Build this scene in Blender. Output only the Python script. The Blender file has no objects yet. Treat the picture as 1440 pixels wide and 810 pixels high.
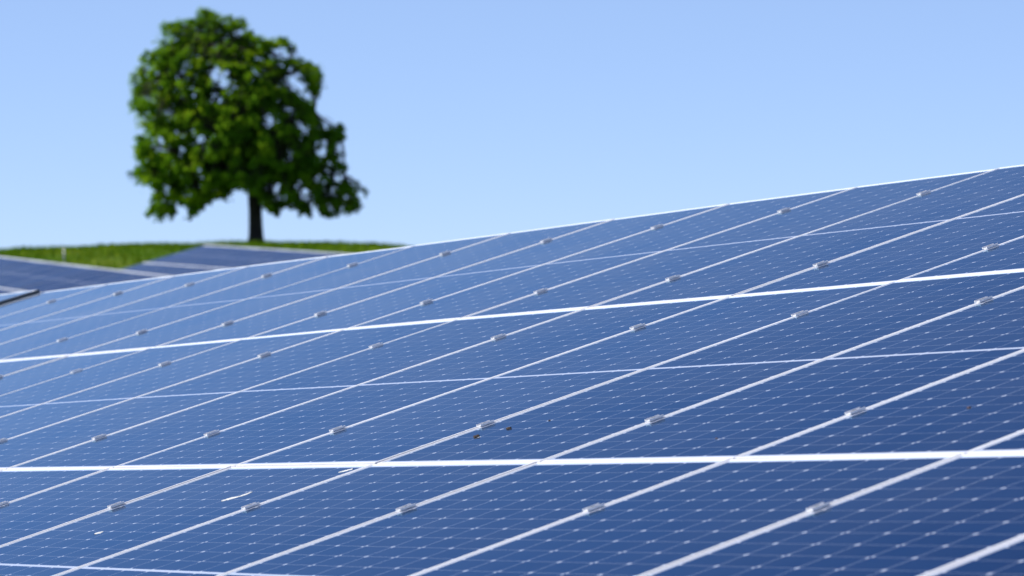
import bpy, bmesh, math, random
import numpy as np
from mathutils import Vector, Matrix

scene = bpy.context.scene
C = scene.collection
random.seed(7); rng = np.random.default_rng(11)
R = math.radians

# ------------------------------------------------------------------ camera
EYE = 1.65
FPX = 5338.7                       # focal length in pixels of a 1440 wide frame
cam_d = bpy.data.cameras.new('camera'); cam = bpy.data.objects.new('camera', cam_d); C.objects.link(cam)
cam.location = (0, 0, EYE); cam.rotation_euler = (R(90), 0, 0)
cam_d.sensor_width = 36; cam_d.lens = FPX * 36 / 1440
cam_d.clip_start = 0.1; cam_d.clip_end = 8000
cam_d.dof.use_dof = True; cam_d.dof.focus_distance = 13.2; cam_d.dof.aperture_fstop = 6.0
cam_d.dof.aperture_blades = 0
scene.camera = cam

# ------------------------------------------------------------------ sky, sun, exposure
SUN_EL = 42
sun_dir = Vector((-1.0, -0.03, 0)).normalized()
rot = math.atan2(sun_dir.x, sun_dir.y)
w = bpy.data.worlds.new('World'); scene.world = w; w.use_nodes = True
nt = w.node_tree; nt.nodes.clear()
sky = nt.nodes.new('ShaderNodeTexSky'); sky.sky_type = 'NISHITA'; sky.sun_disc = False
sky.sun_elevation = R(SUN_EL); sky.sun_rotation = rot
sky.altitude = 1500; sky.air_density = 0.52; sky.dust_density = 0.15; sky.ozone_density = 3.6
tint = nt.nodes.new('ShaderNodeMix'); tint.data_type = 'RGBA'; tint.blend_type = 'MULTIPLY'
tint.inputs[0].default_value = 1.0; tint.inputs[7].default_value = (0.93, 0.92, 1.08, 1)
bg = nt.nodes.new('ShaderNodeBackground'); bg.inputs[1].default_value = 0.117
wo = nt.nodes.new('ShaderNodeOutputWorld')
nt.links.new(sky.outputs[0], tint.inputs[6]); hz = nt.nodes.new('ShaderNodeMix'); hz.data_type = 'RGBA'; # summer haze, thickest near the horizon
tcw = nt.nodes.new('ShaderNodeTexCoord'); sxyz = nt.nodes.new('ShaderNodeSeparateXYZ'); mr = nt.nodes.new('ShaderNodeMapRange'); mr.interpolation_type = 'SMOOTHSTEP'
nt.links.new(tcw.outputs['Generated'], sxyz.inputs[0]); nt.links.new(sxyz.outputs[2], mr.inputs[0])
mr.inputs[1].default_value = 0.06; mr.inputs[2].default_value = 0.42; mr.inputs[3].default_value = 0.46; mr.inputs[4].default_value = 0.0
nt.links.new(mr.outputs[0], hz.inputs[0])
hz.inputs[7].default_value = (3.2, 4.5, 6.5, 1)
nt.links.new(tint.outputs[2], hz.inputs[6]); nt.links.new(hz.outputs[2], bg.inputs[0]); nt.links.new(bg.outputs[0], wo.inputs[0])
sd = bpy.data.lights.new('sun', 'SUN'); sd.energy = 4.9; sd.angle = R(0.53); sd.color = (1.0, 0.965, 0.91)
sun = bpy.data.objects.new('sun', sd); C.objects.link(sun)
sv = sun_dir * math.cos(R(SUN_EL)) + Vector((0, 0, math.sin(R(SUN_EL))))
sun.rotation_euler = sv.to_track_quat('Z', 'Y').to_euler(); sun.location = (-30, -10, 40)
vs = scene.view_settings
vs.view_transform = 'Standard'; vs.look = 'None'; vs.gamma = 1; vs.use_curve_mapping = False
vs.exposure = 0.35

# ------------------------------------------------------------------ helpers
def obj(name, verts, faces, mat, parent=None, smooth=False, slots=None):
    me = bpy.data.meshes.new(name)
    me.from_pydata([tuple(v) for v in verts], [], [tuple(f) for f in faces]); me.update()
    return link(name, me, mat, parent, smooth)

def link(name, me, mat, parent=None, smooth=False):
    o = bpy.data.objects.new(name, me); C.objects.link(o)
    for m in (mat if isinstance(mat, (list, tuple)) else [mat]): me.materials.append(m)
    if parent: o.parent = parent
    if smooth: me.polygons.foreach_set('use_smooth', [True] * len(me.polygons))
    return o

def from_bm(name, bm, mat, parent=None, smooth=False):
    bmesh.ops.recalc_face_normals(bm, faces=bm.faces[:])
    me = bpy.data.meshes.new(name); bm.to_mesh(me); bm.free()
    return link(name, me, mat, parent, smooth)

def empty(name, M):
    o = bpy.data.objects.new(name, None); o.empty_display_size = 0.2; C.objects.link(o); o.matrix_world = M
    return o

def tag(o, label=None, cat=None, group=None, kind=None):
    if label: o['label'] = label
    if cat: o['category'] = cat
    if group: o['group'] = group
    if kind: o['kind'] = kind
    return o

def copy_tree(o):
    r = o.copy(); C.objects.link(r)
    for k in ('label', 'group'):
        if k in r: del r[k]
    for ch in o.children:
        c = ch.copy(); C.objects.link(c); c.parent = r
    return r

def add_box(bm, c, s, M=None):
    geo = bmesh.ops.create_cube(bm, size=1)['verts']
    bmesh.ops.scale(bm, vec=s, verts=geo); bmesh.ops.translate(bm, vec=c, verts=geo)
    if M is not None: bmesh.ops.transform(bm, matrix=M, verts=geo)
    return geo

def add_bar(bm, a, b, wx, wy, up=Vector((0, 0, 1))):
    a = Vector(a); b = Vector(b); d = (b - a); L = d.length; z = d.normalized()
    x = up.cross(z)
    if x.length < 1e-3: x = Vector((1, 0, 0))
    x.normalize(); y = z.cross(x)
    M = Matrix.Translation((a + b) / 2) @ Matrix((x, y, z)).transposed().to_4x4()
    return add_box(bm, (0, 0, 0), (wx, wy, L), M)

# node helper
class NT:
    def __init__(s, name):
        s.m = bpy.data.materials.new(name); s.m.use_nodes = True
        s.t = s.m.node_tree; s.n = s.t.nodes; s.n.clear()
        s.out = s.n.new('ShaderNodeOutputMaterial')
    def node(s, typ, **kw):
        n = s.n.new(typ)
        for k, v in kw.items(): setattr(n, k, v)
        return n
    def put(s, sock, v):
        if hasattr(v, 'is_output'): s.t.links.new(v, sock)
        elif v is not None: sock.default_value = v
    def math(s, op, a, b=None, c=None):
        n = s.n.new('ShaderNodeMath'); n.operation = op
        s.put(n.inputs[0], a)
        if b is not None: s.put(n.inputs[1], b)
        if c is not None: s.put(n.inputs[2], c)
        return n.outputs[0]
    def mix(s, f, a, b, blend='MIX'):
        n = s.n.new('ShaderNodeMix'); n.data_type = 'RGBA'; n.blend_type = blend
        s.put(n.inputs[0], f); s.put(n.inputs[6], a); s.put(n.inputs[7], b)
        return n.outputs[2]
    def noise(s, vec, scale, detail=3, rough=0.5):
        n = s.n.new('ShaderNodeTexNoise'); s.put(n.inputs['Vector'], vec)
        n.inputs['Scale'].default_value = scale; n.inputs['Detail'].default_value = detail; n.inputs['Roughness'].default_value = rough
        return n.outputs[0]
    def ramp(s, f, stops):
        n = s.n.new('ShaderNodeValToRGB'); e = n.color_ramp.elements
        while len(e) < len(stops): e.new(0.5)
        for i, (p, c) in enumerate(stops): e[i].position = p; e[i].color = c
        s.put(n.inputs[0], f); return n.outputs[0]
    def coord(s, which='Object'):
        return s.node('ShaderNodeTexCoord').outputs[which]
    def finish(s, sh):
        s.t.links.new(sh, s.out.inputs[0]); return s.m

def principled(name, col, rough=0.6, metal=0.0, var=0.0, scale=6.0, bump=0.0):
    t = NT(name); p = t.node('ShaderNodeBsdfPrincipled')
    p.inputs['Roughness'].default_value = rough; p.inputs['Metallic'].default_value = metal
    if var:
        nz = t.noise(t.coord(), scale, 4, 0.6)
        d = [max(0, c * (1 - var)) for c in col[:3]] + [1]; l = [min(1, c * (1 + var)) for c in col[:3]] + [1]
        t.put(p.inputs['Base Color'], t.ramp(nz, [(0.3, d), (0.7, l)]))
        if bump:
            b = t.node('ShaderNodeBump'); b.inputs['Strength'].default_value = bump; b.inputs['Distance'].default_value = 0.02
            t.put(b.inputs['Height'], nz); t.put(p.inputs['Normal'], b.outputs[0])
    else: p.inputs['Base Color'].default_value = (*col[:3], 1)
    return t.finish(p.outputs[0])

# ------------------------------------------------------------------ ground
def smooth(a, b, x):
    t = np.clip((x - a) / (b - a), 0, 1); return t * t * (3 - 2 * t)

def pchip(x, xs, ys):
    xs = np.asarray(xs, float); ys = np.asarray(ys, float); h = np.diff(xs); d = np.diff(ys) / h
    m = np.zeros_like(ys)
    for i in range(1, len(xs) - 1):
        if d[i - 1] * d[i] > 0:
            w1 = 2 * h[i] + h[i - 1]; w2 = h[i] + 2 * h[i - 1]
            m[i] = (w1 + w2) / (w1 / d[i - 1] + w2 / d[i])
    m[0] = d[0]; m[-1] = d[-1]
    x = np.clip(x, xs[0], xs[-1]); i = np.clip(np.searchsorted(xs, x) - 1, 0, len(h) - 1)
    t = (x - xs[i]) / h[i]
    return ((2*t**3 - 3*t**2 + 1) * ys[i] + (t**3 - 2*t**2 + t) * h[i] * m[i]
            + (-2*t**3 + 3*t**2) * ys[i + 1] + (t**3 - t**2) * h[i] * m[i + 1])

RX = [-400, -90, -50, -27.6, -23.8, -20, -13.8, -11, -7.7, -4.6, 8, 40, 120, 400]
RZ = [-3, 1.4, 3.0, 3.55, 3.72, 3.86, 3.98, 4.0, 3.90, 3.66, 2.6, 1.2, -1, -6]
def ground_z(X, Y):
    X = np.asarray(X, float); Y = np.asarray(Y, float)
    near = 0.049 * (0.487 * np.clip(X, -120, 120) - 0.872 * np.clip(Y, -80, 70))
    ridge = pchip(X, RX, RZ)
    k = pchip(Y, [40, 100, 120, 160, 190, 205, 218, 255, 330, 450], [-0.45, 0.0, 0.14, 0.54, 0.93, 1.01, 0.93, 0.6, 0.1, -0.3])
    base = pchip(Y, [40, 80, 100, 125, 207, 330, 600, 1500, 4000], [-1.7, -1.5, -0.6, -0.1, 0.0, -1.0, -10, -30, -60])
    hill = base + np.maximum(k, -1) * ridge
    t = smooth(35, 85, Y)
    bumps = 0.05 * np.sin(X * 0.9 + 1.3 * np.sin(Y * 0.21)) * np.sin(Y * 0.31 + X * .13)
    return near * (1 - t) + hill * t + bumps

def axis(parts):
    out = []
    for a, b, n in parts: out += list(np.linspace(a, b, n, endpoint=False))
    return np.array(out + [parts[-1][1]])
gx = axis([(-4000, -300, 14), (-300, -60, 30), (-60, 60, 150), (60, 300, 30), (300, 4000, 14)])
gy = axis([(-600, -60, 10), (-60, 90, 80), (90, 260, 170), (260, 600, 40), (600, 6000, 20)])
GX, GY = np.meshgrid(gx, gy); GZ = ground_z(GX, GY)
nx = len(gx); ny = len(gy)
gv = np.c_[GX.ravel(), GY.ravel(), GZ.ravel()]
ii, jj = np.meshgrid(np.arange(nx - 1), np.arange(ny - 1)); a = (jj * nx + ii).ravel()
gf = np.c_[a, a + 1, a + nx + 1, a + nx]
t = NT('meadow_ground'); p = t.node('ShaderNodeBsdfPrincipled'); p.inputs['Roughness'].default_value = 0.95
p.inputs['Specular IOR Level'].default_value = 0.1
co = t.coord()
n1 = t.noise(co, 0.16, 4, 0.6); n2 = t.noise(co, 2.2, 4, 0.65)
c1 = t.ramp(n1, [(0.36, (0.050, 0.115, 0.006, 1)), (0.52, (0.095, 0.165, 0.009, 1)), (0.66, (0.18, 0.20, 0.022, 1))])
c2 = t.mix(t.ramp(n2, [(0.35, (0, 0, 0, 1)), (0.7, (1, 1, 1, 1))]), c1, (0.070, 0.135, 0.008, 1))
t.put(p.inputs['Base Color'], c2); M_ground = t.finish(p.outputs[0])
ground = tag(obj('ground', gv, gf, M_ground, smooth=True), kind='structure')

# grass standing on the hill: nobody could count the blades
def leaf_mat(name, dark, mid, light, scale, transl=0.35):
    t = NT(name); co = t.node('ShaderNodeNewGeometry').outputs['Position']
    f = t.noise(co, scale, 3, 0.6)
    col = t.ramp(f, [(0.3, (*dark, 1)), (0.5, (*mid, 1)), (0.72, (*light, 1))])
    d = t.node('ShaderNodeBsdfDiffuse'); tr = t.node('ShaderNodeBsdfTranslucent'); mx = t.node('ShaderNodeMixShader')
    t.put(d.inputs[0], col)
    t.put(tr.inputs[0], t.mix(1.0, col, (0.95, 1.25, 0.5, 1), 'MULTIPLY')); mx.inputs[0].default_value = transl
    t.t.links.new(d.outputs[0], mx.inputs[1]); t.t.links.new(tr.outputs[0], mx.inputs[2])
    return t.finish(mx.outputs[0])
M_grass = leaf_mat('grass_blades', (0.062, 0.140, 0.007), (0.12, 0.205, 0.010), (0.22, 0.25, 0.026), 0.22, 0.20)
NB = 52000
bx = rng.uniform(-34, 6, NB); by = 104 + 110 * rng.random(NB) ** 0.8
bz = ground_z(bx, by) - 0.02
th = rng.uniform(0, 2 * np.pi, NB); clump = 0.5 + 0.5 * np.sin(bx * 1.7 + 2 * np.sin(by * .6)) * np.sin(by * 1.1 + bx * .4)
hh = rng.uniform(0.10, 0.26, NB) * (0.7 + 0.6 * clump); ww = rng.uniform(0.03, 0.07, NB)
ln = rng.uniform(-0.09, 0.09, (NB, 2))
p0 = np.c_[bx - ww * np.cos(th), by - ww * np.sin(th), bz]; p1 = np.c_[bx + ww * np.cos(th), by + ww * np.sin(th), bz]
p2 = np.c_[bx + ln[:, 0], by + ln[:, 1], bz + hh]
gvv = np.stack([p0, p1, p2], 1).reshape(-1, 3); gff = np.arange(NB * 3).reshape(-1, 3)
tag(obj('grass', gvv, gff, M_grass), 'short green and yellowish meadow grass covering the hill below the tree', 'grass', kind='stuff')

# ------------------------------------------------------------------ materials of the solar plant
M_alu = principled('anodised_aluminium', (0.78, 0.78, 0.81), 0.42, 0.15, 0.06, 5.0)
M_clamp = principled('mill_aluminium', (0.82, 0.82, 0.85), 0.38, 0.30, 0.08, 40.0)
M_dark = principled('dark_anodised_frame_and_end_shade', (0.10, 0.115, 0.15), 0.5, 0.3)
M_bolt = principled('stainless_bolt', (0.45, 0.45, 0.46), 0.3, 0.9)
M_steel = principled('galvanised_steel', (0.42, 0.43, 0.44), 0.5, 0.7, 0.25, 9.0)
M_back = principled('white_backsheet', (0.72, 0.72, 0.72), 0.6)

PU, PV = 1.058, 2.114              # pitch along the row and up the slope
W, H = 1.050, 2.103                # one panel
LIP, DEPTH, REC = 0.010, 0.035, 0.002
MX, MY, MID = 0.010, 0.016, 0.008  # white border beside the cells, half of the middle strip
cw = (W - 2 * LIP - 2 * MX) / 6
ch = (H / 2 - LIP - MY - MID) / 12

def glass_material(name, dirty):
    t = NT(name)
    sep = t.node('ShaderNodeSeparateXYZ'); t.t.links.new(t.coord('Object'), sep.inputs[0])
    x, y = sep.outputs[0], sep.outputs[1]
    a = t.math('ADD', t.math('DIVIDE', x, cw), 3.0)
    ya = t.math('SUBTRACT', t.math('ABSOLUTE', y), MID)
    b = t.math('DIVIDE', ya, ch)
    ia = t.math('ROUND', a); ib = t.math('ROUND', b)
    dx = t.math('MULTIPLY', t.math('SUBTRACT', a, ia), cw)     # signed distance to the nearest cell gap
    dy = t.math('MULTIPLY', t.math('SUBTRACT', b, ib), ch)
    sy = t.math('SIGN', y); dyw = t.math('MULTIPLY', dy, sy)
    adx = t.math('ABSOLUTE', dx); ady = t.math('ABSOLUTE', dy)
    gx = t.math('LESS_THAN', adx, 0.0010); gy = t.math('LESS_THAN', ady, 0.0008)
    gap = t.math('MAXIMUM', t.math('MULTIPLY', gx, 1.25), t.math('MULTIPLY', gy, 0.8))
    odd = t.math('GREATER_THAN', t.math('ABSOLUTE', t.math('SUBTRACT', t.math('MODULO', ia, 2.0), 0.0)), 0.5)
    def dot(ox, oy, r):
        u = t.math('ABSOLUTE', t.math('SUBTRACT', dx, ox)); v = t.math('ABSOLUTE', t.math('SUBTRACT', dyw, oy))
        return t.math('LESS_THAN', t.math('ADD', u, v), r)
    single = dot(0, 0, 0.0088)
    double = t.math('MAXIMUM', dot(0.0048, 0.0046, 0.0058), dot(-0.0048, -0.0046, 0.0058))
    dots = t.math('ADD', t.math('MULTIPLY', odd, single), t.math('MULTIPLY', t.math('SUBTRACT', 1.0, odd), double))
    outx = t.math('GREATER_THAN', t.math('ABSOLUTE', t.math('SUBTRACT', a, 3.0)), 3.0)
    outy = t.math('MAXIMUM', t.math('GREATER_THAN', b, 12.0), t.math('LESS_THAN', b, 0.0))
    border = t.math('MAXIMUM', outx, outy)
    white = t.math('MINIMUM', t.math('MAXIMUM', t.math('MAXIMUM', t.math('MULTIPLY', gap, 0.55), dots), border), 1.0)
    # every cell a slightly different blue
    comb = t.node('ShaderNodeCombineXYZ'); oi = t.node('ShaderNodeObjectInfo')
    t.put(comb.inputs[0], t.math('FLOOR', a)); t.put(comb.inputs[1], t.math('MULTIPLY', t.math('FLOOR', b), sy))
    t.put(comb.inputs[2], t.math('MULTIPLY', oi.outputs['Random'], 50.0))
    wn = t.node('ShaderNodeTexWhiteNoise'); t.t.links.new(comb.outputs[0], wn.inputs[0])
    cell = t.mix(wn.outputs[0], (0.0008, 0.0055, 0.024, 1), (0.0014, 0.0080, 0.032, 1))
    cell = t.mix(oi.outputs['Random'], cell, t.mix(1.0, cell, (1.5, 1.35, 1.25, 1), 'MULTIPLY'))
    col = t.mix(white, cell, (0.60, 0.64, 0.74, 1))
    # thin uneven dust
    geo = t.node('ShaderNodeNewGeometry').outputs['Position']
    dust = t.noise(geo, 1.7, 5, 0.65)
    d = t.node('ShaderNodeBsdfDiffuse'); t.put(d.inputs[0], col)
    g = t.node('ShaderNodeBsdfGlossy'); g.inputs['Roughness'].default_value = 0.06
    rip = t.noise(t.coord('Object'), 3.0, 2, 0.5)
    bp = t.node('ShaderNodeBump'); bp.inputs['Strength'].default_value = 0.05; bp.inputs['Distance'].default_value = 0.01
    t.put(bp.inputs['Height'], rip); t.put(g.inputs['Normal'], bp.outputs[0])
    # dust film: the flatter one looks along the glass the more of it lies in the line of sight
    lw = t.node('ShaderNodeLayerWeight'); lw.inputs[0].default_value = 0.5
    cosv = t.math('MAXIMUM', t.math('SUBTRACT', 1.0, lw.outputs['Facing']), 0.03)
    amount = t.math('MULTIPLY', t.math('ADD', 0.00035, t.math('MULTIPLY', t.ramp(dust, [(0.30, (0, 0, 0, 1)), (0.78, (1, 1, 1, 1))]), 0.0013)), dirty)
    film = t.math('MINIMUM', t.math('MULTIPLY', amount, t.math('POWER', cosv, -1.6)), 0.3)
    dd = t.node('ShaderNodeBsdfDiffuse'); dd.inputs[0].default_value = (0.46, 0.46, 0.45, 1)
    fr = t.node('ShaderNodeFresnel'); fr.inputs[0].default_value = 1.37
    # blue anti-reflection coating: its tint fades towards grazing angles
    t.put(g.inputs[0], t.mix(t.math('POWER', fr.outputs[0], 1.05), (0.15, 0.51, 0.98, 1), (0.80, 0.96, 1.0, 1)))
    mx = t.node('ShaderNodeMixShader'); t.t.links.new(fr.outputs[0], mx.inputs[0])
    t.t.links.new(d.outputs[0], mx.inputs[1]); t.t.links.new(g.outputs[0], mx.inputs[2])
    m2 = t.node('ShaderNodeMixShader'); t.t.links.new(film, m2.inputs[0])
    t.t.links.new(mx.outputs[0], m2.inputs[1]); t.t.links.new(dd.outputs[0], m2.inputs[2])
    return t.finish(m2.outputs[0])
M_glass = glass_material('solar_glass', 1.0); M_glass_dusty = glass_material('dusty_solar_glass', 2.2)

# ------------------------------------------------------------------ one panel and one clamp
def make_panel(frame_mat, glass_mat):
    root = empty('solar_panel', Matrix.Identity(4)); tag(root, cat='solar panel')
    # frame: rectangular ring swept with the section of a panel frame
    sec = [(0.0, -DEPTH), (0.0, -0.0008), (0.0008, 0.0), (LIP - 0.0006, 0.0), (LIP, -0.0006), (LIP, -REC - 0.0045),
           (0.0018, -REC - 0.0045), (0.0018, -DEPTH + 0.002), (0.022, -DEPTH + 0.002), (0.022, -DEPTH)]
    v = []; f = []; n = len(sec)
    for (sx, sy) in ((-1, -1), (1, -1), (1, 1), (-1, 1)):
        for (i, z) in sec: v.append((sx * (W / 2 - i), sy * (H / 2 - i), z))
    for k in range(4):
        for i in range(n):
            j = (i + 1) % n; k2 = (k + 1) % 4
            f.append((k * n + i, k2 * n + i, k2 * n + j, k * n + j))
    bm = bmesh.new(); vv = [bm.verts.new(q) for q in v]; [bm.faces.new([vv[i] for i in q]) for q in f]
    from_bm('frame', bm, frame_mat, root)
    x, y, z0, z1 = W / 2 - LIP + 0.006, H / 2 - LIP + 0.006, -REC - 0.004, -REC
    obj('glass', [(-x, -y, z1), (x, -y, z1), (x, y, z1), (-x, y, z1)], [(0, 1, 2, 3)], glass_mat, root)
    obj('back_sheet', [(-x, -y, z0), (x, -y, z0), (x, y, z0), (-x, y, z0)], [(3, 2, 1, 0)], M_back, root)
    return root

def make_clamp():
    root = empty('panel_clamp', Matrix.Identity(4)); tag(root, cat='clamp')
    prof = [(-.0145, .0004), (-.0142, .0066), (-.0128, .0070), (-.0116, .0066), (-.0108, .0030), (.0108, .0030), (.0116, .0066),
            (.0128, .0070), (.0142, .0066), (.0145, .0004), (.0035, .0004), (.0035, -.0200), (-.0035, -.0200), (-.0035, .0004)]
    L = 0.026; n = len(prof); bm = bmesh.new()
    A = [bm.verts.new((px, -L, pz)) for px, pz in prof]; B = [bm.verts.new((px, L, pz)) for px, pz in prof]
    for i in range(n): bm.faces.new((A[i], A[(i + 1) % n], B[(i + 1) % n], B[i]))
    bm.faces.new(A); bm.faces.new(B[::-1])
    from_bm('clamp_body', bm, M_clamp, root)
    bm = bmesh.new()
    bmesh.ops.create_cone(bm, cap_ends=True, segments=20, radius1=.0085, radius2=.0085, depth=.0012, matrix=Matrix.Translation((0, 0, .0036)))
    bmesh.ops.create_cone(bm, cap_ends=True, segments=6, radius1=.0062, radius2=.0058, depth=.003, matrix=Matrix.Translation((0, 0, .0055)))
    from_bm('bolt', bm, M_bolt, root)
    return root
panel0 = make_panel(M_alu, M_glass); clamp0 = make_clamp(); far0 = make_panel(M_dark, M_glass_dusty); used = {'p': False, 'c': False, 'f': False}
def new_panel():
    if not used['p']: used['p'] = True; return panel0
    return copy_tree(panel0)
def new_far():
    if not used['f']: used['f'] = True; return far0
    return copy_tree(far0)
def new_clamp():
    if not used['c']: used['c'] = True; return clamp0
    return copy_tree(clamp0)

# ------------------------------------------------------------------ the near array
Uw = Vector((0.48643, -0.87233, 0.04921)); Vw = Vector((0.83292, 0.47999, 0.27540)); Nw = Vector((-0.26386, -0.09298, 0.96007))
Uw.normalize(); Vw = (Vw - Uw * Vw.dot(Uw)).normalized(); Nw = Uw.cross(Vw).normalized()
Ow = Vector((-6.61293, 23.15794, EYE - 1.18408))
def pw(u, v, n=0.0): return Ow + Uw * u + Vw * v + Nw * n
def project(p):
    return 720 + FPX * p.x / p.y, 405 - FPX * (p.z - EYE) / p.y
def frame_at(c, u, v):
    u = u.normalized(); v = (v - u * v.dot(u)).normalized(); n = u.cross(v)
    return Matrix.Translation(c) @ Matrix((u, v, n)).transposed().to_4x4()

# the table is not perfectly flat: heights (m) along its top edge, the two row gaps and its foot
def bow(i, k):
    xs = {2: ([0, 2, 5, 8, 9, 10, 12], [-.004, -.004, -.006, 0, .004, .006, .007]),
          1: ([5, 6, 8, 9, 11, 12, 14], [-.003, -.003, .006, .005, .001, .001, .001]),
          0: ([9, 10, 11, 12, 13, 14, 15, 17], [.008, .005, .004, 0, -.003, -.005, -.003, 0]),
          -1: ([0, 20], [0, 0])}[i]
    return float(np.interp(k, *xs))

ORD = ['first', 'second', 'third', 'fourth', 'fifth', 'sixth', 'seventh', 'eighth', 'ninth', 'tenth', 'eleventh', 'twelfth',
       'thirteenth', 'fourteenth', 'fifteenth', 'sixteenth']
ROWS = {1: 'top', 0: 'middle', -1: 'bottom'}
NK = 19
def seen_poly(pts):
    # is any point of a fine grid over the panel inside the picture
    for a_ in np.linspace(0.01, .99, 25):
        for b_ in np.linspace(.01, .99, 41):
            x, y = project(pw(*pts(a_, b_)))
            if -1 < x < 1441 and 2 < y < 809: return True
    return False
vis = {}
for r in (1, 0, -1):
    vis[r] = [k for k in range(NK) if seen_poly(lambda a_, b_: ((k + a_) * PU, (r + b_) * PV))]
def where(r, k):
    i = vis[r].index(k); n = len(vis[r])
    if i == 0: return 'leftmost'
    if i == n - 1: return 'rightmost'
    return ORD[i] + ' from left'
GP = 'solar panels of the near array'
extra = {(0, 11): 'with a white bird dropping', }
panel_at = {}
for r in (1, 0, -1):
    for k in range(NK):
        if k not in vis[r] and k < min(vis[r]) - 3: continue
        u0, u1 = k * PU, (k + 1) * PU; v0, v1 = r * PV, (r + 1) * PV
        h = [bow(r, k), bow(r, k + 1), bow(r + 1, k), bow(r + 1, k + 1)]
        n_ = sum(h) / 4; du = (h[1] + h[3] - h[0] - h[2]) / 2; dv = (h[2] + h[3] - h[0] - h[1]) / 2
        du += random.gauss(0, .0011); dv += random.gauss(0, .0020); n_ += random.gauss(0, .0003)
        M = frame_at(pw((u0 + u1) / 2, (v0 + v1) / 2 + random.gauss(0, .0015), n_), Uw + Nw * du / PU, Vw + Nw * dv / PV)
        o = new_panel(); o.matrix_world = M; panel_at[(r, k)] = o
        o['group'] = GP
        if k in vis[r]:
            wh = where(r, k)
            o['label'] = f'blue solar panel, {wh} in the {ROWS[r]} row of the near array'
        else:
            o['label'] = f'blue solar panel of the near array reaching outside the picture in the {ROWS[r]} row'

GC = 'clamps holding the near panels'
for r in (1, 0, -1):
    for k in range(1, NK):
        if (r, k) not in panel_at or (r, k - 1) not in panel_at: continue
        for fr, nm in ((0.198, 'lower'), (0.804, 'upper')):
            if r == -1 and fr < .5: continue
            if r == -1: fr = 0.787
            v = (r + fr) * PV
            n_ = (1 - fr) * bow(r, k) + fr * bow(r + 1, k)
            x, y = project(pw(k * PU, v))
            if not (-60 < x < 1500 and y < 860): continue
            o = new_clamp(); o.matrix_world = frame_at(pw(k * PU, v + random.gauss(0, .004), n_ + .0016), Uw, Vw) @ Matrix.Rotation(random.gauss(0, .012), 4, 'Z')
            o['group'] = GC
            def nth(kk): return ORD[vis[r].index(kk)] if kk in vis[r] else None
            if 0 < x < 1440 and y < 812 and nth(k - 1) and nth(k):
                o['label'] = f'{nm} silver clamp between {nth(k-1)} and {nth(k)} panel from left, {ROWS[r]} row'
            elif 0 < x < 1440 and y < 812:
                o['label'] = f'{nm} silver clamp on the outermost visible seam of the {ROWS[r]} row'
            else:
                o['label'] = 'silver clamp on a panel seam beyond the picture edge'

def make_rack(name, O, u, v, n, length, vlo, vhi, step=3.2, off=0.0):
    root = empty(name, Matrix.Translation(O))
    def P(a, b, c): return O * 0 + u * a + v * b + n * c          # relative to the root
    q = (vhi - vlo) / 6.342 * 1.0
    for r in range(int(round((vhi - vlo) / PV))):
        for fr in (0.19, 0.81):
            bm = bmesh.new(); b = vlo + (r + fr) * PV
            add_bar(bm, P(off - .15, b, -DEPTH - .032), P(length + .0, b, -DEPTH - .032), .06, .055, n)
            from_bm('purlin', bm, M_steel, root)
    a_ = off + 0.6
    while a_ < length:
        bm = bmesh.new(); add_bar(bm, P(a_, vlo + .15, -DEPTH - .125), P(a_, vhi - .15, -DEPTH - .125), .06, .12, n)
        from_bm('rafter', bm, M_steel, root)
        for b in (vlo + 1.3, vhi - 1.4):
            top = P(a_, b, -DEPTH - .20); wt = O + top
            g = float(ground_z(wt.x, wt.y)) - .4
            bm = bmesh.new(); add_bar(bm, (top.x, top.y, g - O.z), top, .10, .08, Vector((u.x, u.y, 0)))
            from_bm('post', bm, M_steel, root)
        a_ += step
    return root
tag(make_rack('mounting_rack', pw(0, 0), Uw, Vw, Nw, NK * PU, -PV, 2 * PV),
    'galvanised steel rack carrying the near array of blue panels', 'rack')

# next table of the same row, standing a little higher
NO = pw(-0.170, 0.020, 0.012)
for r in (1, 0):
    for k in (1, 2, 3):
        c = NO - Uw * (W / 2 + (k - 1) * PU) + Vw * ((r + .5) * PV)
        o = new_panel(); o.matrix_world = frame_at(c, Uw, Vw + Nw * .002); o['group'] = 'solar panels of the next table'
        o['label'] = ('pale blue corner panel of the next table beside the near array at left edge' if (r, k) == (1, 1)
                      else 'blue solar panel of the next table, outside the picture at left')
nrack = (make_rack('mounting_rack', NO - Uw * (3 * PU), Uw, Vw, Nw, 3 * PU - .05, 0, 2 * PV))
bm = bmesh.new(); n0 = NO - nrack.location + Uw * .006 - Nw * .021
add_bar(bm, n0, n0 + Vw * (2 * PV), .010, .046, Nw); from_bm('end_shade_strip', bm, M_dark, nrack)  # added dark strip: its colour stands in for shade on the table's end face
tag(nrack, 'galvanised steel rack under the next table at the left edge', 'rack')

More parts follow.
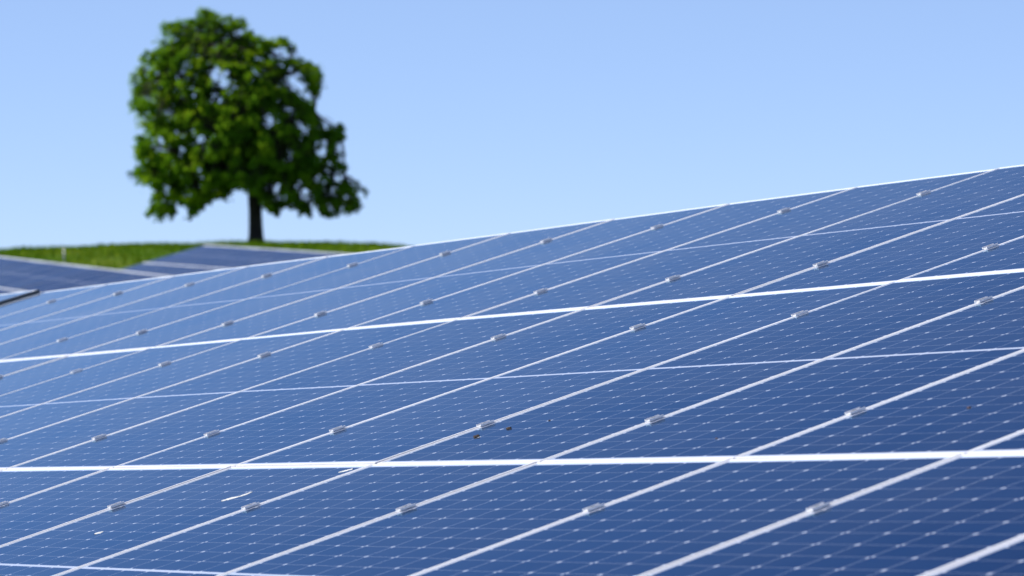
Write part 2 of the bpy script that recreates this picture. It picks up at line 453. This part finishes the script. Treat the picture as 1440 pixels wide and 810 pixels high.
# ------------------------------------------------------------------ arrays on the slope behind
def at_px(x, y, Y): return Vector(((x - 720) / FPX * Y, Y, EYE - (y - 405) / FPX * Y))
def far_array(corner, u, v, ncol, nrow, k0, label_rows, group, rack_label):
    u = u.normalized(); v = (v - u * v.dot(u)).normalized(); n = u.cross(v)
    for r in range(nrow):
        for k in range(k0, ncol):
            c = corner + u * ((k + .5) * PU) - v * (r * (PV + .03) + H / 2)
            o = new_far(); o.matrix_world = frame_at(c, u + n * random.gauss(0, .002), v + n * random.gauss(0, .002))
            o['label'] = label_rows[r]; o['group'] = group + (' upper row', ' second row', ' lowest row')[r]
    root = make_rack('mounting_rack', corner + u * (k0 * PU) - v * (nrow * (PV + .03)), u, v, n, (ncol - k0) * PU, 0, nrow * (PV + .03))
    for r in range(nrow):               # bright rail closing each row gap and the top edge
        bm = bmesh.new(); a_ = corner + u * (k0 * PU) - v * (r * (PV + .03) - .024) - root.location + n * .0; b_ = a_ + u * ((ncol - k0) * PU)
        add_bar(bm, a_, b_, .030, .03, n); from_bm('cover_rail', bm, M_alu, root)
    tag(root, rack_label, 'rack')
u1 = Vector((0.486, -0.872, -0.050)); v1 = Vector((0.833, 0.48, 0.262))
far_array(at_px(-2, 361.5, 100), u1, v1, 13, 3, -3,
          ['dark blue blurred panel in upper row of the hillside table at left edge',
           'dark blue blurred panel in second row of the hillside table at left edge',
           'dark blue panel in lowest row of the hillside table at left edge'], 'panels of the left hillside table',
          'rack and rails of the blurred hillside table at the left edge')
u2 = Vector((0.486, -0.872, -0.036))
far_array(at_px(286, 345, 120), u2, v1, 11, 3, 0,
          ['dark blue blurred panel in upper row of the hillside table below the tree',
           'dark blue blurred panel in second row of the hillside table below the tree',
           'dark blue panel in lowest row of the hillside table below the tree'], 'panels of the hillside table below the tree',
          'rack and rails of the blurred hillside table below the tree')

# thin pole behind the left hillside table
pb = at_px(90, 347, 104); gz = float(ground_z(pb.x, pb.y)) - .2
root = empty('lightning_rod', Matrix.Translation((pb.x, pb.y, gz)))
bm = bmesh.new(); hgt = pb.z - gz
bmesh.ops.create_cone(bm, cap_ends=True, segments=12, radius1=.022, radius2=.020, depth=hgt * .8, matrix=Matrix.Translation((0, 0, hgt * .4)))
from_bm('pole', bm, M_steel, root, True)
bm = bmesh.new(); bmesh.ops.create_cone(bm, cap_ends=True, segments=10, radius1=.020, radius2=.014, depth=hgt * .2, matrix=Matrix.Translation((0, 0, hgt * .9)))
from_bm('rod_tip', bm, M_steel, root, True)
tag(root, 'thin grey metal pole standing behind the hillside table at left edge', 'pole')

# ------------------------------------------------------------------ droppings and dirt on the glass
M_drop = principled('bird_dropping_white', (0.60, 0.60, 0.59), 0.85, 0, .25, 120)
M_dirt = principled('dried_dirt', (0.035, 0.022, 0.018), 0.9, 0, .3, 200)
M_rust = principled('brown_dirt', (0.07, 0.05, 0.07), 0.9, 0, .3, 200)
Hm = np.array([[FPX * Uw.x + 720 * Uw.y, FPX * Vw.x + 720 * Vw.y, FPX * Ow.x + 720 * Ow.y],
               [-FPX * Uw.z + 405 * Uw.y, -FPX * Vw.z + 405 * Vw.y, -FPX * (Ow.z - EYE) + 405 * Ow.y],
               [Uw.y, Vw.y, Ow.y]]); Hi = np.linalg.inv(Hm)
def on_plane(x, y):
    a_ = Hi @ np.array([x, y, 1.0]); return a_[0] / a_[2], a_[1] / a_[2]
def blob(name, path, mat, thick, label, cat, group):
    # path: list of (u, v, half width) on the glass, lumpy strip with a domed top
    cu = sum(p_[0] for p_ in path) / len(path); cv = sum(p_[1] for p_ in path) / len(path)
    k = int(cu // PU); r = int(math.floor(cv / PV)); pan = panel_at[(r, k)]
    base = pan.matrix_world
    bm = bmesh.new(); rings = []
    pts = []
    for i in range(len(path) - 1):
        for s in range(6):
            f_ = s / 6; pts.append([path[i][j] * (1 - f_) + path[i + 1][j] * f_ for j in range(3)])
    pts.append(list(path[-1]))
    loc = []
    for (uu, vv, hw) in pts: loc.append((uu - (k + .5) * PU, vv - (r + .5) * PV, hw * random.uniform(.55, 1.35)))
    c0 = Vector((sum(l[0] for l in loc) / len(loc), sum(l[1] for l in loc) / len(loc), -REC + .0002))
    for i, l in enumerate(loc):
        a_ = loc[max(0, i - 1)]; b_ = loc[min(len(loc) - 1, i + 1)]
        d = Vector((b_[0] - a_[0], b_[1] - a_[1])).normalized(); nn = Vector((-d.y, d.x))
        ring = []
        for s in range(7):
            e = math.cos(math.pi * s / 6); zz = thick * math.sin(math.pi * s / 6) * random.uniform(.8, 1.2)
            ring.append(bm.verts.new((l[0] + nn.x * l[2] * e - c0.x, l[1] + nn.y * l[2] * e - c0.y, zz)))
        rings.append(ring)
    for i in range(len(rings) - 1):
        for s in range(6): bm.faces.new((rings[i][s], rings[i][s + 1], rings[i + 1][s + 1], rings[i + 1][s]))
    o = from_bm(name, bm, mat, None, True); o.matrix_world = base @ Matrix.Translation(c0)
    return tag(o, label, cat, group)
def streak(pxs, hw, mat, thick, name, label, cat, group):
    path = []
    n = len(pxs)
    for i, (x, y) in enumerate(pxs):
        uu, vv = on_plane(x, y); path.append((uu, vv, hw[i]))
    return blob(name, path, mat, thick, label, cat, group)
GD = 'bird droppings on the near panels'
streak([(312, 704), (322, 701), (333, 698.5), (342, 696), (355, 691)], [.006, .020, .010, .015, .003], M_drop, .0012, 'bird_dropping',
       'long white bird dropping streaked across a bottom row panel at lower left', 'bird dropping', GD)
streak([(134, 751), (139, 749), (146, 747)], [.005, .018, .006], M_drop, .001, 'bird_dropping',
       'small white bird dropping near the lower left corner of the picture', 'bird dropping', GD)
streak([(477, 663.5), (487, 661), (497, 658.5)], [.004, .014, .008], M_drop, .0015, 'bird_dropping',
       'white bird dropping on a bottom row panel tucked just under the lower white row gap', 'bird dropping', GD)
GS = 'specks of dirt on the near panels'
def speck(x, y, r, mat, label):
    u_, v_ = on_plane(x, y)
    blob('dirt_speck', [(u_ - r, v_ - r * .4, r * .25), (u_, v_, r), (u_ + r * .8, v_ + r * .5, r * .3)], mat, r * .55, label, 'dirt speck', GS)
speck(669.5, 613.5, .011, M_dirt, 'brownish dark speck on a middle row panel just below its clamp')
speck(715, 602, .009, M_dirt, 'black round dirt speck on a middle row panel, right of the brownish one')
speck(772, 590.5, .004, M_dirt, 'tiny black dirt speck farthest right and highest of the dark three')
speck(1006.5, 614, .004, M_rust, 'tiny faint brown speck on a middle row panel above the lower white row gap')
speck(1362, 571, .006, M_rust, 'dull brown speck near the right edge of the picture on a middle row panel')

# ------------------------------------------------------------------ the tree on the hill
TY = 205.0; S = TY / FPX
tb = at_px(360, 345, TY); tb.z = float(ground_z(tb.x, TY)) - 0.05
base_px = 345
def tp(x, y, d=0.0): return Vector(((x - 360) * S, d, (base_px - y) * S))     # tree coordinates, metres from its foot
outline = [(222, 60), (237, 36), (262, 30), (275, 22), (292, 14), (305, 24), (325, 27), (340, 26), (350, 38), (362, 56), (385, 54), (398, 56), (408, 66),
           (388, 66), (376, 74), (384, 92), (404, 80), (424, 84), (446, 92), (450, 108), (446, 136), (436, 126), (428, 106), (408, 98), (392, 106),
           (400, 124), (424, 140), (440, 148), (450, 162), (446, 178), (462, 184), (470, 172), (482, 176), (480, 196), (470, 206), (474, 226),
           (484, 234), (487, 250), (498, 268), (497, 292), (488, 292), (484, 280), (474, 302), (466, 292), (456, 302), (444, 282), (428, 300),
           (416, 296), (402, 284), (384, 302), (372, 284), (352, 268), (328, 262), (310, 278), (318, 272), (288, 286), (274, 304), (272, 288), (250, 284), (238, 300), (222, 303),
           (216, 290), (222, 272), (212, 256), (192, 250), (190, 244), (208, 238), (196, 222), (191, 208), (202, 190), (198, 160), (190, 140), (192, 112), (197, 84), (212, 76)]
holes = [(213, 97, 8), (242, 100, 8), (264, 104, 8), (304, 104, 11), (318, 118, 11), (312, 132, 10), (307, 148, 7), (203, 136, 7), (236, 160, 8), (340, 112, 6), (348, 130, 6),
         (334, 52, 6), (276, 42, 5), (224, 62, 5), (224, 206, 9), (240, 210, 7), (212, 192, 7), (258, 212, 8), (284, 198, 8), (300, 178, 7), (302, 188, 7), (316, 234, 8), (324, 232, 8), (282, 252, 10), (284, 262, 7),
         (236, 264, 8), (262, 270, 8), (347, 200, 6), (356, 204, 6), (372, 234, 6), (350, 226, 6), (378, 164, 10), (386, 172, 8), (380, 178, 7), (402, 210, 7), (410, 222, 9), (398, 218, 6), (384, 262, 10), (388, 272, 9), (400, 276, 8),
         (422, 262, 9), (428, 272, 8), (424, 178, 9), (434, 186, 7), (450, 208, 10), (456, 216, 7), (448, 250, 8), (476, 248, 10), (462, 244, 6), (468, 270, 8), (484, 276, 7), (342, 268, 6), (292, 228, 5), (274, 232, 5), (330, 168, 5), (264, 140, 6), (400, 150, 6), (414, 168, 6)]
ol = np.array(outline, float)
def inside(x, y):
    c = False; j = len(ol) - 1
    for i in range(len(ol)):
        xi, yi = ol[i]; xj, yj = ol[j]
        if (yi > y) != (yj > y) and x < (xj - xi) * (y - yi) / (yj - yi) + xi: c = not c
        j = i
    return c
clumps = []
tries = 0
while len(clumps) < 3000 and tries < 120000:
    tries += 1
    x = random.uniform(188, 508); y = random.uniform(14, 304)
    if not inside(x, y): continue
    if any((x - hx) ** 2 + (y - hy) ** 2 < (hr + 1.0) ** 2 for hx, hy, hr in holes): continue
    dm = 118 * math.sqrt(max(0.04, 1 - ((x - 335) / 175) ** 2 * .8 - ((y - 165) / 165) ** 2 * .7))   # half depth in px units
    d = random.uniform(-1, 1) * dm
    rr = random.choice((2.2, 2.6, 3, 3.6, 4.4, 5.5)) * random.uniform(.8, 1.2)
    if len(clumps) > 2350 and ((x - 365) / 85) ** 2 + ((y - 205) / 95) ** 2 > 1: continue      # denser heart of the crown
    clumps.append((x, y, d, rr))
for (x, y, n_) in ((222, 296, 3), (232, 298, 2), (272, 298, 4), (318, 268, 2), (382, 294, 3), (454, 298, 3), (470, 300, 3), (488, 296, 3), (502, 290, 3), (196, 244, 3),
                  (424, 296, 2), (418, 290, 2), (404, 66, 3), (396, 58, 3), (446, 130, 3), (444, 120, 3), (430, 92, 3), (440, 96, 3), (478, 186, 4), (472, 196, 3), (292, 20, 3), (236, 42, 2), (326, 30, 2), (340, 34, 2), (266, 36, 2), (195, 120, 2), (194, 150, 2), (198, 214, 2)):
    for q in range(n_):
        clumps.append((x + random.uniform(-4, 4), y + random.uniform(-7, 3), random.uniform(-40, 40), random.uniform(2.5, 4.5)))
for (x, y, n_, dx) in ((218, 290, 4, -.5), (226, 292, 4, 0), (236, 290, 4, .6), (250, 278, 3, .4), (272, 292, 4, -.6), (286, 278, 3, 0), (318, 262, 3, .3), (384, 288, 4, .4), (374, 280, 3, 0), (200, 236, 3, -1.6),
                       (432, 290, 4, .5), (454, 288, 4, 0), (468, 284, 4, .5), (480, 276, 5, .8), (490, 262, 5, .9), (496, 256, 4, 1.4), (442, 112, 5, .3), (436, 100, 4, .9), (402, 60, 3, 1.6), (474, 190, 4, -.3), (192, 140, 4, -.2), (194, 190, 4, 0)):
    xx, yy, zz = x, y, random.uniform(-30, 30)
    for q in range(n_):
        clumps.append((xx, yy, zz, 3.6 - .35 * q)); xx += dx * 4 + random.uniform(-1, 1); yy += 4.2; zz += random.uniform(-2, 2)
tree = empty('broadleaf_tree', Matrix.Translation(tb))
tag(tree, 'large round leafy tree standing alone on the grassy hill', 'tree')
# wood
wood = bmesh.new()
def limb(pts, rads, seg=9):
    rings = []
    for i, p_ in enumerate(pts):
        a_ = pts[max(0, i - 1)]; b_ = pts[min(len(pts) - 1, i + 1)]
        z = (b_ - a_).normalized(); x = z.orthogonal().normalized(); y = z.cross(x)
        rings.append([wood.verts.new(p_ + (x * math.cos(q) + y * math.sin(q)) * rads[i]) for q in [2 * math.pi * s / seg for s in range(seg)]])
    for i in range(len(rings) - 1):
        best = min(range(seg), key=lambda o_: (rings[i][0].co - rings[i + 1][o_].co).length)
        for s in range(seg):
            wood.faces.new((rings[i][s], rings[i][(s + 1) % seg], rings[i + 1][(s + 1 + best) % seg], rings[i + 1][(s + best) % seg]))
# trunk with root flare
trunk_pts = [(360, 347, 0), (360, 341, 0), (360, 334, 0), (359.5, 318, 0), (359, 300, 1), (358, 278, 1), (358, 255, 2), (356, 225, 2), (352, 190, 3), (346, 150, 0), (338, 110, -3), (326, 70, 0), (310, 38, 0)]
trunk_r = [14.5, 12.5, 10.8, 10.0, 9.6, 9.8, 10.2, 8.6, 7.2, 5.6, 4.2, 2.8, 1.2]
limb([tp(x, y, d * S) for x, y, d in trunk_pts], [r * S for r in trunk_r], 14)
tips = []
def branch(p0, p1, r0, r1, sag=0.0, n=6):
    pts = []
    for i in range(n + 1):
        f_ = i / n; q = p0.lerp(p1, f_) + Vector((0, 0, math.sin(math.pi * f_) * sag))
        q += Vector((random.gauss(0, .06), random.gauss(0, .06), random.gauss(0, .06))) * (1 if 0 < i < n else 0)
        pts.append(q)
    limb(pts, [r0 + (r1 - r0) * i / n for i in range(n + 1)], 7)
    return pts
mains = [((358, 268), (300, 232), -25), ((358, 262), (250, 215), 20), ((357, 250), (430, 232), 10), ((358, 258), (486, 248), -10), ((355, 225), (270, 165), 45),
         ((354, 215), (440, 158), 40), ((350, 185), (400, 110), -35), ((347, 165), (250, 105), -40), ((340, 120), (262, 60), 20), ((340, 130), (360, 70), 40), ((336, 105), (300, 60), -55),
         ((356, 235), (330, 190), -80), ((355, 225), (390, 200), -85), ((352, 200), (340, 170), 85), ((356, 240), (400, 240), 80), ((358, 255), (290, 230), 75), ((345, 150), (425, 96), -10), ((358, 262), (225, 262), -10), ((357, 256), (462, 278), 25)]
nodes = [tp(x, y, d * S) for x, y, d in trunk_pts[6:]]
for (a_, b_, d) in mains:
    pts = branch(tp(*a_, 0), tp(*b_, d * S), 4.6 * S, 1.4 * S, .35, 8); nodes += pts[2:]
for c in clumps:
    e = tp(c[0], c[1], c[2] * S)
    nb = min(nodes, key=lambda q: (q - e).length)
    branch(nb, e, .9 * S, .3 * S, .1, 2)
M_bark = principled('bark', (0.034, 0.027, 0.020), 0.95, 0, .45, 5.0, .6)
from_bm('trunk', wood, M_bark, tree, True)
# leaves
LV = []
for (x, y, d, rr) in clumps:
    n = int(12 + 95 * (rr / 9) ** 2)
    q = rng.normal(0, 0.50, (n, 3))
    ax = rng.normal(0, 1, 3); ax[2] *= .5; ax /= np.linalg.norm(ax)
    q += np.outer(q @ ax, ax) * 1.3                               # each spray is stretched along its own twig
    c = tp(x, y, d * S); q = q * np.array([rr, rr, rr * .72]) * S + np.array([c.x, c.y, c.z])
    out = np.array([c.x, c.y]); ro = np.hypot(*out) / 6.0
    q[:, 2] -= (0.05 + .30 * ro * rng.random(n) ** 3)             # outer sprays hang a little
    LV.append(q)
LV = np.concatenate(LV); NL = len(LV)
nrm = rng.normal(0, 1, (NL, 3)); nrm[:, 2] = np.abs(nrm[:, 2]) + .25
nrm += 1.6 * (LV - np.array([-0.6, 0, 6.0])) / np.linalg.norm(LV - np.array([-0.6, 0, 6.0]), axis=1)[:, None]; nrm /= np.linalg.norm(nrm, axis=1)[:, None]
tan = np.cross(nrm, rng.normal(0, 1, (NL, 3))); tan /= np.linalg.norm(tan, axis=1)[:, None]; bit = np.cross(nrm, tan)
ls = rng.uniform(.085, .15, NL)[:, None]
q0 = LV - tan * ls; q1 = LV + bit * ls * .62 - nrm * ls * .12; q2 = LV + tan * ls; q3 = LV - bit * ls * .62 - nrm * ls * .12
lv = np.stack([q0, q1, q2, q3], 1).reshape(-1, 3); lf = np.arange(NL * 4).reshape(-1, 4)
M_leaf = leaf_mat('tree_leaves', (0.055, 0.140, 0.010), (0.140, 0.270, 0.012), (0.300, 0.400, 0.016), 0.7, 0.34)
obj('crown', lv, lf, M_leaf, tree)
print('leaves', NL, 'clumps', len(clumps), {ROWS[r]: (min(v), max(v)) for r, v in vis.items()})
